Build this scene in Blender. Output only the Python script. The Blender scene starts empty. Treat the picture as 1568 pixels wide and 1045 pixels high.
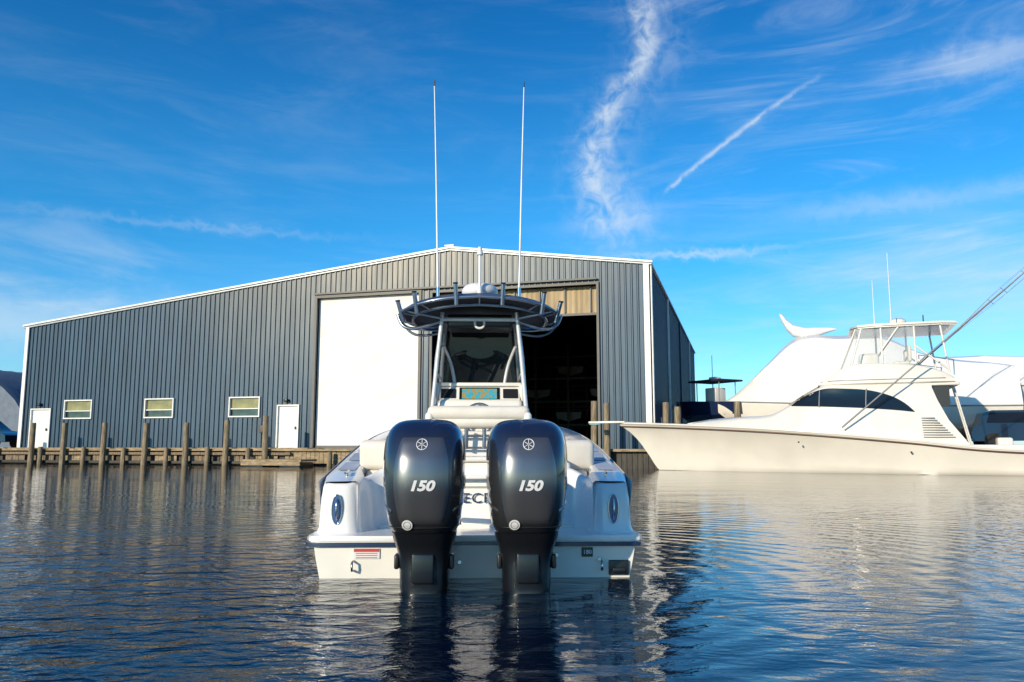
import bpy, bmesh, math, random
from mathutils import Vector, Matrix
random.seed(7)
R=math.radians
sc=bpy.context.scene
sc.view_settings.view_transform='Standard'
sc.view_settings.look='None'
COL=sc.collection

# ------------------------------------------------------------------ helpers
def N(nt,t,**k):
    n=nt.nodes.new(t)
    for a,b in k.items():
        setattr(n,a,b)
    return n
def M(nt,op,a,b=None,c=None,clamp=False):
    n=nt.nodes.new('ShaderNodeMath'); n.operation=op; n.use_clamp=clamp
    for i,v in enumerate((a,b,c)):
        if v is None: continue
        if isinstance(v,(int,float)): n.inputs[i].default_value=v
        else: nt.links.new(v,n.inputs[i])
    return n.outputs[0]
def mat(name,col,rough=.5,metal=0,col2=None,nscale=3,stretch=(1,1,1),bump=0,bscale=20,coat=0,trans=0,alpha=1,coord='Object',contrast=(.35,.65),spec=.5,ior=1.5,bdetail=4):
    m=bpy.data.materials.new(name); m.use_nodes=True; nt=m.node_tree
    b=nt.nodes['Principled BSDF']
    b.inputs['Roughness'].default_value=rough
    b.inputs['Metallic'].default_value=metal
    b.inputs['Coat Weight'].default_value=coat
    b.inputs['Coat Roughness'].default_value=.05
    b.inputs['Transmission Weight'].default_value=trans
    b.inputs['Alpha'].default_value=alpha
    b.inputs['IOR'].default_value=ior
    tc=N(nt,'ShaderNodeTexCoord'); mp=N(nt,'ShaderNodeMapping'); mp.inputs['Scale'].default_value=stretch
    nt.links.new(tc.outputs[coord],mp.inputs[0])
    if col2 is None: col2=tuple(c*.85 for c in col)
    nz=N(nt,'ShaderNodeTexNoise'); nz.inputs['Scale'].default_value=nscale; nz.inputs['Detail'].default_value=5
    nt.links.new(mp.outputs[0],nz.inputs['Vector'])
    rp=N(nt,'ShaderNodeValToRGB'); rp.color_ramp.elements[0].position=contrast[0]; rp.color_ramp.elements[1].position=contrast[1]
    rp.color_ramp.elements[0].color=(*col2,1); rp.color_ramp.elements[1].color=(*col,1)
    nt.links.new(nz.outputs['Fac'],rp.inputs[0]); nt.links.new(rp.outputs[0],b.inputs['Base Color'])
    if bump:
        n2=N(nt,'ShaderNodeTexNoise'); n2.inputs['Scale'].default_value=bscale; n2.inputs['Detail'].default_value=bdetail
        nt.links.new(mp.outputs[0],n2.inputs['Vector'])
        bp=N(nt,'ShaderNodeBump'); bp.inputs['Strength'].default_value=1; bp.inputs['Distance'].default_value=bump
        nt.links.new(n2.outputs['Fac'],bp.inputs['Height']); nt.links.new(bp.outputs[0],b.inputs['Normal'])
    return m
def link(o,parent=None):
    COL.objects.link(o)
    if parent: o.parent=parent
    return o
def empty(name,loc=(0,0,0),rz=0):
    o=bpy.data.objects.new(name,None); o.location=loc; o.rotation_euler=(0,0,rz); o.empty_display_size=.3
    return link(o)
def mesh(name,V,F,m,parent=None,smooth=False,mods=None,auto=None):
    me=bpy.data.meshes.new(name); me.from_pydata([tuple(v) for v in V],[],F)
    bm=bmesh.new(); bm.from_mesh(me); bmesh.ops.remove_doubles(bm,verts=bm.verts,dist=1e-5)
    bmesh.ops.recalc_face_normals(bm,faces=bm.faces); bm.to_mesh(me); bm.free()
    ms=m if isinstance(m,(list,tuple)) else [m]
    for x in ms: me.materials.append(x)
    if smooth:
        for p in me.polygons: p.use_smooth=True
        try: me.set_sharp_from_angle(angle=R(auto or 40))
        except Exception: pass
    o=bpy.data.objects.new(name,me); return link(o,parent)
def box(name,c,s,m,parent=None,bev=0,rot=(0,0,0)):
    bm=bmesh.new(); bmesh.ops.create_cube(bm,size=1)
    bmesh.ops.scale(bm,vec=s,verts=bm.verts)
    if bev: bmesh.ops.bevel(bm,geom=bm.edges[:],offset=min(bev,min(s)*.49),segments=3,affect='EDGES',profile=.5)
    me=bpy.data.meshes.new(name); bm.to_mesh(me); bm.free(); me.materials.append(m)
    if bev:
        for p in me.polygons: p.use_smooth=True
        me.set_sharp_from_angle(angle=R(50))
    o=bpy.data.objects.new(name,me); o.location=c; o.rotation_euler=rot
    return link(o,parent)
def tube(name,pts,r,m,parent=None,smooth=False,r2=None,cyc=False,cap=True):
    cu=bpy.data.curves.new(name,'CURVE'); cu.dimensions='3D'; cu.bevel_depth=r; cu.bevel_resolution=3; cu.use_fill_caps=cap
    if smooth:
        sp=cu.splines.new('NURBS'); sp.points.add(len(pts)-1)
        sp.order_u=3; sp.use_endpoint_u=True; sp.resolution_u=6
    else:
        sp=cu.splines.new('POLY'); sp.points.add(len(pts)-1)
    for i,q in enumerate(pts):
        sp.points[i].co=(*q,1)
        if r2 is not None: sp.points[i].radius=1+(r2/r-1)*i/(len(pts)-1)
    sp.use_cyclic_u=cyc
    cu.materials.append(m)
    o=bpy.data.objects.new(name,cu); return link(o,parent)
def grid(rows,closed=False):
    V=[];F=[];n=len(rows[0])
    for r in rows: V+=list(r)
    for i in range(len(rows)-1):
        for j in range(n if closed else n-1):
            a=i*n+j;b=i*n+(j+1)%n
            F.append((a,b,b+n,a+n))
    return V,F
def interp(T,x,k=None):
    if x<=T[0][0]: return list(T[0][1:])
    if x>=T[-1][0]: return list(T[-1][1:])
    for i in range(len(T)-1):
        if T[i][0]<=x<=T[i+1][0]: break
    t=(x-T[i][0])/(T[i+1][0]-T[i][0]); out=[]
    for c in range(1,len(T[0])):
        p1,p2=T[i][c],T[i+1][c]
        h=T[i+1][0]-T[i][0]
        m1=(p2-T[i-1][c])/(T[i+1][0]-T[i-1][0])*h if i>0 else p2-p1
        m2=(T[i+2][c]-p1)/(T[i+2][0]-T[i][0])*h if i+2<len(T) else p2-p1
        out.append((2*t**3-3*t*t+1)*p1+(t**3-2*t*t+t)*m1+(-2*t**3+3*t*t)*p2+(t**3-t*t)*m2)
    return out
def text(name,body,size,m,parent,fn,bold=0,shear=0,sp=1):
    cu=bpy.data.curves.new(name,'FONT'); cu.body=body; cu.size=size; cu.align_x='CENTER'; cu.align_y='CENTER'; cu.offset=bold; cu.shear=shear
    cu.resolution_u=4; cu.space_character=sp
    tmp=bpy.data.objects.new('tmp',cu); COL.objects.link(tmp)
    bpy.context.view_layer.update()
    me=bpy.data.meshes.new_from_object(tmp.evaluated_get(bpy.context.evaluated_depsgraph_get()))
    bpy.data.objects.remove(tmp)
    for v in me.vertices: v.co=fn(v.co.x,v.co.y)
    me.materials.clear(); me.materials.append(m); me.name=name
    o=bpy.data.objects.new(name,me); return link(o,parent)

# ------------------------------------------------------------------ materials
white=mat('white_gelcoat',(.82,.80,.74),.22,0,(.73,.71,.65),2,coat=.3)
iceblue=mat('pale_gelcoat',(.85,.85,.84),.2,0,(.80,.81,.81),1.5,coat=.3)
nonskid=mat('non_skid',(.42,.48,.58),.7)
navy=mat('navy_trim',(.015,.03,.09),.25,coat=.4)
cushion=mat('vinyl_cushion',(.76,.72,.64),.5,0,(.66,.62,.55),4,bump=.002,bscale=30)
steel=mat('anodised_pipe',(.30,.35,.43),.28,.85,(.22,.27,.35),5)
rigm=mat('rigging_alloy',(.20,.21,.23),.4,.4)
pipewhite=mat('powder_coated_pipe',(.66,.68,.71),.3,.2)
chrome=mat('stainless',(.6,.6,.6),.12,1)
cowlp=mat('cowl_panel_paint',(.17,.175,.185),.30,.75,(.15,.155,.165),3,coat=.8)
blackm=mat('black_plastic',(.012,.013,.015),.35,0)
blackleg=mat('black_leg_paint',(.012,.014,.018),.28,.2,coat=.4)
decal=mat('white_decal',(.75,.76,.78),.35)
greylet=mat('grey_lettering',(.22,.23,.25),.4)
ovalb=mat('oval_blue',(.05,.10,.28),.2,coat=.5)
glassdark=mat('tinted_glass',(.010,.012,.014),.06,0,coat=.3)
clearv=mat('clear_vinyl',(.75,.8,.82),.08,0,alpha=.24)
smoke=mat('smoke_acrylic',(.035,.042,.05),.06,0,alpha=.76)
canvas=mat('navy_canvas',(.02,.026,.045),.7,0,(.012,.016,.03),6)
screen=mat('chart_screen',(.05,.35,.45),.15,0,(.35,.25,.08),22,contrast=(.45,.52))
red=mat('red_label',(.5,.05,.04),.5)
wood=mat('weathered_wood',(.30,.23,.15),.85,0,(.11,.085,.06),2.5,(6,6,1),bump=.02,bscale=8)
woodtan=mat('tan_wood',(.40,.31,.19),.85,0,(.20,.15,.09),3,(1,1,4),bump=.01,bscale=10)
wooddark=mat('dark_wood',(.045,.04,.03),.6,0,(.015,.014,.012),3,(5,5,1))  # darkest wood tone, for the sheet planks and lower waler
concrete=mat('concrete_ground',(.30,.28,.25),.9,0,(.2,.19,.17),.6,bump=.01,bscale=12)
trim=mat('white_trim',(.78,.78,.76),.4)
trimdark=mat('bronze_trim',(.10,.10,.095),.5)
doorwhite=mat('roller_door_paint',(.80,.79,.77),.42,0,(.74,.73,.71),.5,(1,1,3))
fibre=mat('translucent_panel',(.46,.34,.19),.6,0,(.30,.22,.12),1.2,(3,3,.4))
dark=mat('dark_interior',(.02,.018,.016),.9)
rack=mat('rack_steel',(.10,.085,.07),.6,.3)
shrink=mat('shrink_wrap',(.78,.78,.77),.32,0,(.72,.72,.73),.7,bump=.06,bscale=.8,bdetail=2)
yhull=mat('yacht_gelcoat',(.78,.73,.64),.16,0,(.70,.66,.58),.7,coat=.4,bump=.004,bscale=1.2)
ywhite=mat('yacht_white',(.76,.73,.66),.22,0,(.68,.65,.59),1,coat=.3)
louv=mat('louvre',(.25,.25,.24),.5)
antif=mat('antifouling',(.03,.05,.035),.6)
rub=mat('rub_rail',(.10,.05,.035),.4)
carp=mat('car_paint',(.01,.011,.014),.15,.3,coat=1)
carblue=mat('car_paint_blue',(.012,.02,.04),.2,.2,coat=1)
tyre=mat('tyre',(.015,.015,.015),.8)
wglass=mat('window_pane',(.34,.31,.12),.2,0,(.16,.16,.08),1.3,coat=.1)
wglass2=mat('window_pane_lower',(.06,.10,.10),.12,0,(.02,.04,.04),2,coat=.1)
hutm=mat('hut_metal',(.13,.17,.22),.6,.2,(.10,.13,.18),2)

def siding(name,base,weather,streak):
    m=bpy.data.materials.new(name); m.use_nodes=True; nt=m.node_tree; b=nt.nodes['Principled BSDF']
    tc=N(nt,'ShaderNodeTexCoord'); mp=N(nt,'ShaderNodeMapping'); mp.inputs['Scale'].default_value=(1,1,.10)
    nt.links.new(tc.outputs['Object'],mp.inputs[0])
    n1=N(nt,'ShaderNodeTexNoise'); n1.inputs['Scale'].default_value=2.2; n1.inputs['Detail'].default_value=8; n1.inputs['Roughness'].default_value=.75
    nt.links.new(mp.outputs[0],n1.inputs[0])
    n2=N(nt,'ShaderNodeTexNoise'); n2.inputs['Scale'].default_value=.12; n2.inputs['Detail'].default_value=3
    nt.links.new(tc.outputs['Object'],n2.inputs[0])
    sep=N(nt,'ShaderNodeSeparateXYZ'); nt.links.new(tc.outputs['Object'],sep.inputs[0])
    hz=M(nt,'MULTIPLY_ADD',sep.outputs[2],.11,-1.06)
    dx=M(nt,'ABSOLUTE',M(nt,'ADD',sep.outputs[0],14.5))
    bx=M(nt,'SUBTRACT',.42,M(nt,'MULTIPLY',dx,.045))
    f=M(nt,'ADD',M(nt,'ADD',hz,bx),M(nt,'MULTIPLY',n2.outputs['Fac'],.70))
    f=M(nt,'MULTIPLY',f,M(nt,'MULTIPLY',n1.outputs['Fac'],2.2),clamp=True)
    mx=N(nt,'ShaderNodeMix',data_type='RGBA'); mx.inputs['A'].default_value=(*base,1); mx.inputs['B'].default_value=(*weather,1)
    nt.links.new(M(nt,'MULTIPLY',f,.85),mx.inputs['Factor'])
    mx2=N(nt,'ShaderNodeMix',data_type='RGBA',blend_type='MULTIPLY'); mx2.inputs['Factor'].default_value=streak
    nt.links.new(mx.outputs['Result'],mx2.inputs['A'])
    rp=N(nt,'ShaderNodeValToRGB'); rp.color_ramp.elements[0].position=.34; rp.color_ramp.elements[0].color=(.36,.40,.44,1); rp.color_ramp.elements[1].position=.68
    nt.links.new(n1.outputs['Fac'],rp.inputs[0]); nt.links.new(rp.outputs[0],mx2.inputs['B'])
    nt.links.new(mx2.outputs['Result'],b.inputs['Base Color'])
    b.inputs['Roughness'].default_value=.42; b.inputs['Metallic'].default_value=.15
    return m
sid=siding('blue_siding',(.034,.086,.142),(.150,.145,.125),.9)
sidd=siding('shade_toned_side_siding',(.020,.033,.080),(.03,.04,.07),.7)  # darker copy of the front siding; side wall's shade is put into the colour
roofm=mat('roof_metal',(.35,.38,.4),.45,.4)

# ------------------------------------------------------------------ world sky
SUN_AZ=217; SUN_EL=18
w=bpy.data.worlds.new('World'); sc.world=w; w.use_nodes=True; nt=w.node_tree
bg=nt.nodes['Background']; bg.inputs['Strength'].default_value=.10
sky=N(nt,'ShaderNodeTexSky'); sky.sky_type='NISHITA'; sky.sun_disc=False
sky.sun_elevation=R(SUN_EL); sky.sun_rotation=R(SUN_AZ); sky.ozone_density=3; sky.dust_density=.3; sky.air_density=1
tc=N(nt,'ShaderNodeTexCoord'); sp=N(nt,'ShaderNodeSeparateXYZ'); nt.links.new(tc.outputs['Generated'],sp.inputs[0])
X,Y_,Z=sp.outputs
az=M(nt,'MULTIPLY',M(nt,'ARCTAN2',X,Y_),180/math.pi)
el=M(nt,'MULTIPLY',M(nt,'ARCSINE',Z),180/math.pi)
def comb(a,b,c=0):
    n=N(nt,'ShaderNodeCombineXYZ')
    for i,v in enumerate((a,b,c)):
        if isinstance(v,(int,float)): n.inputs[i].default_value=v
        else: nt.links.new(v,n.inputs[i])
    return n.outputs[0]
def noise(vec,scale,detail=6,rough=.55,dist=0):
    n=N(nt,'ShaderNodeTexNoise'); n.inputs['Scale'].default_value=scale; n.inputs['Detail'].default_value=detail
    n.inputs['Roughness'].default_value=rough; n.inputs['Distortion'].default_value=dist
    nt.links.new(vec,n.inputs['Vector']); return n.outputs['Fac']
def ramp(v,a,b):
    n=N(nt,'ShaderNodeMapRange'); n.interpolation_type='SMOOTHSTEP'
    nt.links.new(v,n.inputs['Value']); n.inputs['From Min'].default_value=a; n.inputs['From Max'].default_value=b
    return n.outputs['Result']
def gauss(v,wd):
    q=M(nt,'DIVIDE',v,wd); return M(nt,'EXPONENT',M(nt,'MULTIPLY',M(nt,'MULTIPLY',q,q),-1))
ae=comb(az,el)
nA=noise(ae,.22,4,.55,.4); nB=noise(ae,.8,6,.58,.6)
ms=N(nt,'ShaderNodeMapping'); ms.inputs['Rotation'].default_value=(0,0,R(-12)); ms.inputs['Scale'].default_value=(.045,.22,1)
nt.links.new(ae,ms.inputs[0])
cir=noise(ms.outputs[0],1,7,.62,1.2)
ms2=N(nt,'ShaderNodeMapping'); ms2.inputs['Rotation'].default_value=(0,0,R(-28)); ms2.inputs['Scale'].default_value=(.05,.30,1); ms2.inputs['Location'].default_value=(5,3,0)
nt.links.new(ae,ms2.inputs[0])
cir2=noise(ms2.outputs[0],1,7,.65,1.5)
lowm=M(nt,'SUBTRACT',1,ramp(el,5,17))
c1=M(nt,'MULTIPLY',ramp(cir,.44,.80),M(nt,'MULTIPLY_ADD',lowm,.50,.07))
c2=M(nt,'MULTIPLY',ramp(cir2,.44,.85),M(nt,'MULTIPLY_ADD',ramp(az,-2,25),.27,.07))
fc=N(nt,'ShaderNodeFloatCurve'); cv=fc.mapping.curves[0]
pts=[(0,.60),(15.3/31,.60),(17.5/31,.555),(20.3/31,.54),(23.7/31,.605),(26.9/31,.735),(30.1/31,.72),(1,.71)]
while len(cv.points)<len(pts): cv.points.new(.5,.5)
for q,(a,b) in zip(cv.points,pts): q.location=(a,b)
fc.mapping.update()
nt.links.new(M(nt,'DIVIDE',el,31),fc.inputs['Value'])
cen=M(nt,'MULTIPLY_ADD',fc.outputs[0],20,-4.6)
dpl=M(nt,'ADD',M(nt,'SUBTRACT',az,cen),M(nt,'MULTIPLY_ADD',nA,3.0,-1.5))
dpl=M(nt,'ADD',dpl,M(nt,'MULTIPLY_ADD',nB,1.3,-.65))
wd=M(nt,'ADD',.95,M(nt,'MULTIPLY',M(nt,'SUBTRACT',1,ramp(el,14,22)),1.6))
plm=M(nt,'MULTIPLY',gauss(dpl,wd),M(nt,'MULTIPLY',ramp(el,12.5,19),ramp(nB,.15,.74)))
plw=M(nt,'MULTIPLY',gauss(M(nt,'SUBTRACT',dpl,.6),2.4),M(nt,'MULTIPLY',ramp(el,12,16),ramp(nB,.32,.78)))
plume=M(nt,'ADD',M(nt,'MULTIPLY',plm,.48),M(nt,'MULTIPLY',plw,.28))
dl=math.hypot(12.3,7.1); ux,uy=12.3/dl,7.1/dl
ax=M(nt,'SUBTRACT',az,11.0); ay=M(nt,'SUBTRACT',el,17.8)
along=M(nt,'ADD',M(nt,'MULTIPLY',ax,ux),M(nt,'MULTIPLY',ay,uy))
across=M(nt,'SUBTRACT',M(nt,'MULTIPLY',ay,ux),M(nt,'MULTIPLY',ax,uy))
across=M(nt,'ADD',across,M(nt,'MULTIPLY_ADD',M(nt,'MULTIPLY',M(nt,'SUBTRACT',along,7),M(nt,'SUBTRACT',along,7)),.010,-.25))
across=M(nt,'ADD',across,M(nt,'MULTIPLY_ADD',nB,.5,-.25))
ct=M(nt,'MULTIPLY',gauss(across,.15),M(nt,'MULTIPLY',ramp(along,-.3,.6),M(nt,'SUBTRACT',1,ramp(along,8,14.5))))
ct=M(nt,'MULTIPLY',M(nt,'MULTIPLY',ct,ramp(nB,.20,.6)),.50)
def patch(a,e,wa,we,k):
    g=M(nt,'MULTIPLY',gauss(M(nt,'ADD',M(nt,'SUBTRACT',az,a),M(nt,'MULTIPLY_ADD',nA,4,-2)),wa),gauss(M(nt,'ADD',M(nt,'SUBTRACT',el,e),M(nt,'MULTIPLY_ADD',nB,1.6,-.8)),we))
    return M(nt,'MULTIPLY',g,k)
tot=M(nt,'ADD',M(nt,'ADD',c1,c2),M(nt,'ADD',plume,ct))
for a in [(32,23.3,4,.9,.40),(13,13.3,5,.25,.40),(-34,7.5,9,1.6,.45),(-18,9,9,1.0,.22),(-22,14.5,9,.25,.14),(30,10,7,3.5,.30),(26,15.5,7,.6,.22)]:
    tot=M(nt,'ADD',tot,patch(*a))
tot=M(nt,'MINIMUM',tot,.88)
tr=N(nt,'ShaderNodeValToRGB'); tr.color_ramp.interpolation='EASE'
tr.color_ramp.elements[0].position=0; tr.color_ramp.elements[0].color=(.48,.78,.95,1)
tr.color_ramp.elements[1].position=.55; tr.color_ramp.elements[1].color=(.045,.46,.78,1)
q=tr.color_ramp.elements.new(.27); q.color=(.13,.65,.93,1)
nt.links.new(Z,tr.inputs[0])
tm=N(nt,'ShaderNodeMix',data_type='RGBA',blend_type='MULTIPLY'); tm.inputs['Factor'].default_value=1
nt.links.new(sky.outputs[0],tm.inputs['A']); nt.links.new(tr.outputs[0],tm.inputs['B'])
vm=N(nt,'ShaderNodeVectorMath',operation='SCALE'); vm.inputs['Scale'].default_value=2.0
nt.links.new(tm.outputs['Result'],vm.inputs[0])
mxs=N(nt,'ShaderNodeMix',data_type='RGBA'); nt.links.new(vm.outputs[0],mxs.inputs['A'])
mxs.inputs['B'].default_value=(7.6,8.5,9.2,1); nt.links.new(tot,mxs.inputs['Factor'])
nt.links.new(mxs.outputs['Result'],bg.inputs['Color'])

sd=bpy.data.lights.new('sun','SUN'); sd.energy=4.8; sd.angle=R(.5); sd.color=(1,.84,.62)
so=bpy.data.objects.new('sun',sd); link(so)
sv=Vector((math.sin(R(SUN_AZ))*math.cos(R(SUN_EL)),math.cos(R(SUN_AZ))*math.cos(R(SUN_EL)),math.sin(R(SUN_EL))))
so.rotation_euler=(sv).to_track_quat('Z','Y').to_euler(); so.location=(-10,-10,20)

# ------------------------------------------------------------------ camera
cam=bpy.data.cameras.new('camera'); co=bpy.data.objects.new('camera',cam); link(co)
cam.sensor_width=36; cam.lens=1230/1568*36; cam.clip_end=8000; cam.clip_start=.05
co.location=(0,0,1.0); co.rotation_euler=(R(90)+math.atan(160.5/1230),0,0)
sc.camera=co

# ------------------------------------------------------------------ water
m=bpy.data.materials.new('water'); m.use_nodes=True; nt=m.node_tree; b=nt.nodes['Principled BSDF']
b.inputs['Base Color'].default_value=(.001,.007,.022,1); b.inputs['Roughness'].default_value=.015; b.inputs['IOR'].default_value=1.31
tc=N(nt,'ShaderNodeTexCoord'); sp=N(nt,'ShaderNodeSeparateXYZ'); nt.links.new(tc.outputs['Object'],sp.inputs[0])
def wn(scale,st,detail=3,rough=.5,rot=0,dist=0):
    mp=N(nt,'ShaderNodeMapping'); mp.inputs['Scale'].default_value=st; mp.inputs['Rotation'].default_value=(0,0,rot)
    nt.links.new(tc.outputs['Object'],mp.inputs[0])
    n=N(nt,'ShaderNodeTexNoise'); n.inputs['Scale'].default_value=scale; n.inputs['Detail'].default_value=detail; n.inputs['Roughness'].default_value=rough; n.inputs['Distortion'].default_value=dist
    nt.links.new(mp.outputs[0],n.inputs[0]); return n.outputs['Fac']
big=wn(.9,(.6,1.2,1),2,.45,.15,.3)
mid=wn(3.0,(.75,1.3,1),2,.5,-.3,.5)
fine=wn(10,(.8,1.3,1),3,.55,.4,.3)
mp=N(nt,'ShaderNodeMapping'); mp.inputs['Location'].default_value=(.3,-6.2,0); nt.links.new(tc.outputs['Object'],mp.inputs[0])
wv=N(nt,'ShaderNodeTexWave',wave_type='RINGS',rings_direction='Z'); wv.inputs['Scale'].default_value=1.1; wv.inputs['Distortion'].default_value=3.5; wv.inputs['Detail'].default_value=2; wv.inputs['Detail Scale'].default_value=.6
nt.links.new(mp.outputs[0],wv.inputs[0])
def mrange(v,a,b_):
    n=N(nt,'ShaderNodeMapRange'); n.interpolation_type='SMOOTHSTEP'; n.inputs['From Min'].default_value=a; n.inputs['From Max'].default_value=b_
    nt.links.new(v,n.inputs[0]); return n.outputs[0]
near=mrange(sp.outputs[1],13,5)
chop=M(nt,'MULTIPLY_ADD',M(nt,'MULTIPLY',mrange(sp.outputs[0],.3,-1.6),near),3.0,.34)
chop=M(nt,'ADD',chop,M(nt,'MULTIPLY',near,.30))
gust=mrange(wn(.16,(.5,1.6,1),3,.5,.1,.5),.40,.62)
chop=M(nt,'MULTIPLY',chop,M(nt,'MULTIPLY_ADD',gust,.8,.6))
h_=M(nt,'ADD',M(nt,'MULTIPLY',big,.016),M(nt,'MULTIPLY',M(nt,'MULTIPLY',mid,.015),chop))
h_=M(nt,'ADD',h_,M(nt,'MULTIPLY',M(nt,'MULTIPLY',fine,.0044),chop))
h_=M(nt,'ADD',h_,M(nt,'MULTIPLY',wv.outputs['Fac'],.0028))
bp=N(nt,'ShaderNodeBump'); bp.inputs['Strength'].default_value=1; bp.inputs['Distance'].default_value=1
nt.links.new(h_,bp.inputs['Height']); nt.links.new(bp.outputs[0],b.inputs['Normal'])
mesh('water',[(-3000,-200,0),(3000,-200,0),(3000,4000,0),(-3000,4000,0)],[(0,1,2,3)],m)

# ------------------------------------------------------------------ warehouse
A=R(15.758)
Bd=empty('metal_warehouse',(6.595,38.0,0),-A)
GZ=.85
def ztop(t): return 9.76+(11.13-9.76)*t/10.17 if t<=10.17 else 11.13+(8.14-11.13)*(t-10.17)/(37.3-10.17)
ops=[(11.85,17.75,GZ,8.9),(2.55,11.1,GZ,8.85),(32.18,34.03,2.62,3.59),(26.61,28.42,2.62,3.59),(21.1,22.9,2.62,3.59),(35.1,36.45,GZ,3.12),(18.7,19.9,GZ,3.12)]
def ribprof(L,per=.30):
    pts=[];t=0
    while t<L:
        for a,d in ((0,0),(.18,0),(.21,-.06),(.265,-.06)):
            if t+a<L: pts.append((t+a,d))
        t+=per
    pts.append((L,0)); return pts
def ribwall(name,L,zt,openings,fn,mt,zb=GZ):
    P=ribprof(L); xs=sorted(set([p[0] for p in P]+[o[0] for o in openings]+[o[1] for o in openings]+[10.17]*(L>36)))
    def dep(t):
        for i in range(len(P)-1):
            if P[i][0]<=t<=P[i+1][0]:
                k=(t-P[i][0])/(P[i+1][0]-P[i][0]+1e-9); return P[i][1]+k*(P[i+1][1]-P[i][1])
        return 0
    V=[];F=[]
    for a,b in zip(xs[:-1],xs[1:]):
        if b-a<1e-4: continue
        mid=(a+b)/2; segs=[[zb,'top']]
        for o in openings:
            if o[0]<mid<o[1]:
                new=[]
                for s in segs:
                    if o[2]>s[0]+.01: new.append([s[0],o[2]])
                    new.append([o[3],s[1]])
                segs=new
        for s in segs:
            z0=s[0]; za=zt(a) if s[1]=='top' else s[1]; zb_=zt(b) if s[1]=='top' else s[1]
            n=len(V)
            V+=[fn(a,dep(a),z0),fn(b,dep(b),z0),fn(b,dep(b),zb_),fn(a,dep(a),za)]; F.append((n,n+1,n+2,n+3))
    return mesh(name,V,F,mt,Bd)
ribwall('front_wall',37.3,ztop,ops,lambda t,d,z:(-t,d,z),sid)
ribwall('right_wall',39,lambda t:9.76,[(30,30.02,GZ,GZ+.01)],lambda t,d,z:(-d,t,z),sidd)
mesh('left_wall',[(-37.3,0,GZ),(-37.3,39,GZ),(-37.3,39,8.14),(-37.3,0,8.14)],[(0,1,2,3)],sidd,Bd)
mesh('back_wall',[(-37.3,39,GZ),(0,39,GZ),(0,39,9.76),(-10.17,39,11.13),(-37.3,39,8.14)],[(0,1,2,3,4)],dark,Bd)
for nm,pa,pb in (('roof_right',(.15,9.78),(-10.17,11.17)),('roof_left',(-10.17,11.17),(-37.5,8.15))):
    V=[(pa[0],-.12,pa[1]),(pb[0],-.12,pb[1]),(pb[0],39.2,pb[1]),(pa[0],39.2,pa[1])]
    V+=[(x,y,z-.12) for x,y,z in V]
    mesh(nm,V,[(0,1,2,3),(7,6,5,4),(0,4,5,1),(1,5,6,2),(2,6,7,3),(3,7,4,0)],roofm,Bd)
def strip(nm,a,b,wd,y0,mt):
    ax,az_=a;bx,bz=b
    V=[(ax,y0,az_),(bx,y0,bz),(bx,y0,bz-wd),(ax,y0,az_-wd)]+[(ax,y0+.06,az_),(bx,y0+.06,bz),(bx,y0+.06,bz-wd),(ax,y0+.06,az_-wd)]
    mesh(nm,V,[(0,1,2,3),(4,7,6,5),(0,4,5,1),(1,5,6,2),(2,6,7,3),(3,7,4,0)],mt,Bd)
strip('rake_trim_right',(.2,9.84),(-10.17,11.24),.10,-.20,trim)
strip('rake_trim_left',(-10.17,11.24),(-37.5,8.24),.10,-.20,trim)
box('ridge_cap',(-10.17,-.17,11.28),(.5,.12,.07),trim,Bd)
box('corner_trim_right',(-.12,-.09,(9.72+GZ)/2),(.28,.07,9.72-GZ),trim,Bd)
box('corner_trim_right_side',(.10,.15,(9.72+GZ)/2),(.06,.3,9.72-GZ),trim,Bd)
box('corner_trim_left',(-37.2,-.09,(8.1+GZ)/2),(.24,.07,8.1-GZ),trim,Bd)
for i,(y,zz) in enumerate(((9.2,9.6),(19,9.6),(30,9.6))):
    box('downspout_%d'%i,(.12,y,(zz+GZ)/2),(.10,.12,zz-GZ),sidd if i==1 else trim,Bd)
box('side_eave_trim',(.12,19.5,9.70),(.12,39,.10),trim,Bd)
rows=[]
for i in range(161):
    z=GZ+(8.9-GZ)*i/160; d=.14+(.014 if i%2 else 0)
    rows.append([(-17.75,d,z),(-11.85,d,z)])
V,F=grid(rows); mesh('roller_door',V,F,doorwhite,Bd)
box('roller_door_bottom_rail',(-14.8,.10,GZ+.08),(5.8,.06,.16),trimdark,Bd)
def frame(nm,t0,t1,z0,z1,wd,y0,mt,sill=True,dp=.14):
    box(nm+'_jamb_l',(-t1-wd/2+.0,y0,(z0+z1)/2),(wd,dp,z1-z0),mt,Bd)
    box(nm+'_jamb_r',(-t0+wd/2,y0,(z0+z1)/2),(wd,dp,z1-z0),mt,Bd)
    box(nm+'_head',(-(t0+t1)/2,y0,z1+wd/2),(t1-t0+2*wd,dp,wd),mt,Bd)
    if sill: box(nm+'_sill',(-(t0+t1)/2,y0,z0-wd/2),(t1-t0+2*wd,dp,wd),mt,Bd)
frame('roller_door_frame',11.85,17.75,GZ,8.9,.14,-.05,trimdark,False)
frame('bay_frame',2.55,11.1,GZ,8.85,.12,-.05,trimdark,False)
box('track_header',(-10.2,-.15,9.12),(15.4,.12,.09),trimdark,Bd)
rows=[]
for i in range(61):
    t=2.6+(11.0-2.6)*i/60
    rows.append([(-t,.35+(.03 if i%2 else 0),7.5),(-t,.35+(.03 if i%2 else 0),8.85)])
V,F=grid(rows); mesh('raised_door_panel',V,F,fibre,Bd)
box('raised_door_bottom',(-6.8,.33,7.45),(8.4,.12,.12),trimdark,Bd)
for i,t in enumerate((2.9,4.2,5.5,6.8,8.1,9.4,10.7)): box('raised_door_rib_%d'%i,(-t,.30,8.2),(.07,.06,1.3),trimdark,Bd)
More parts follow.
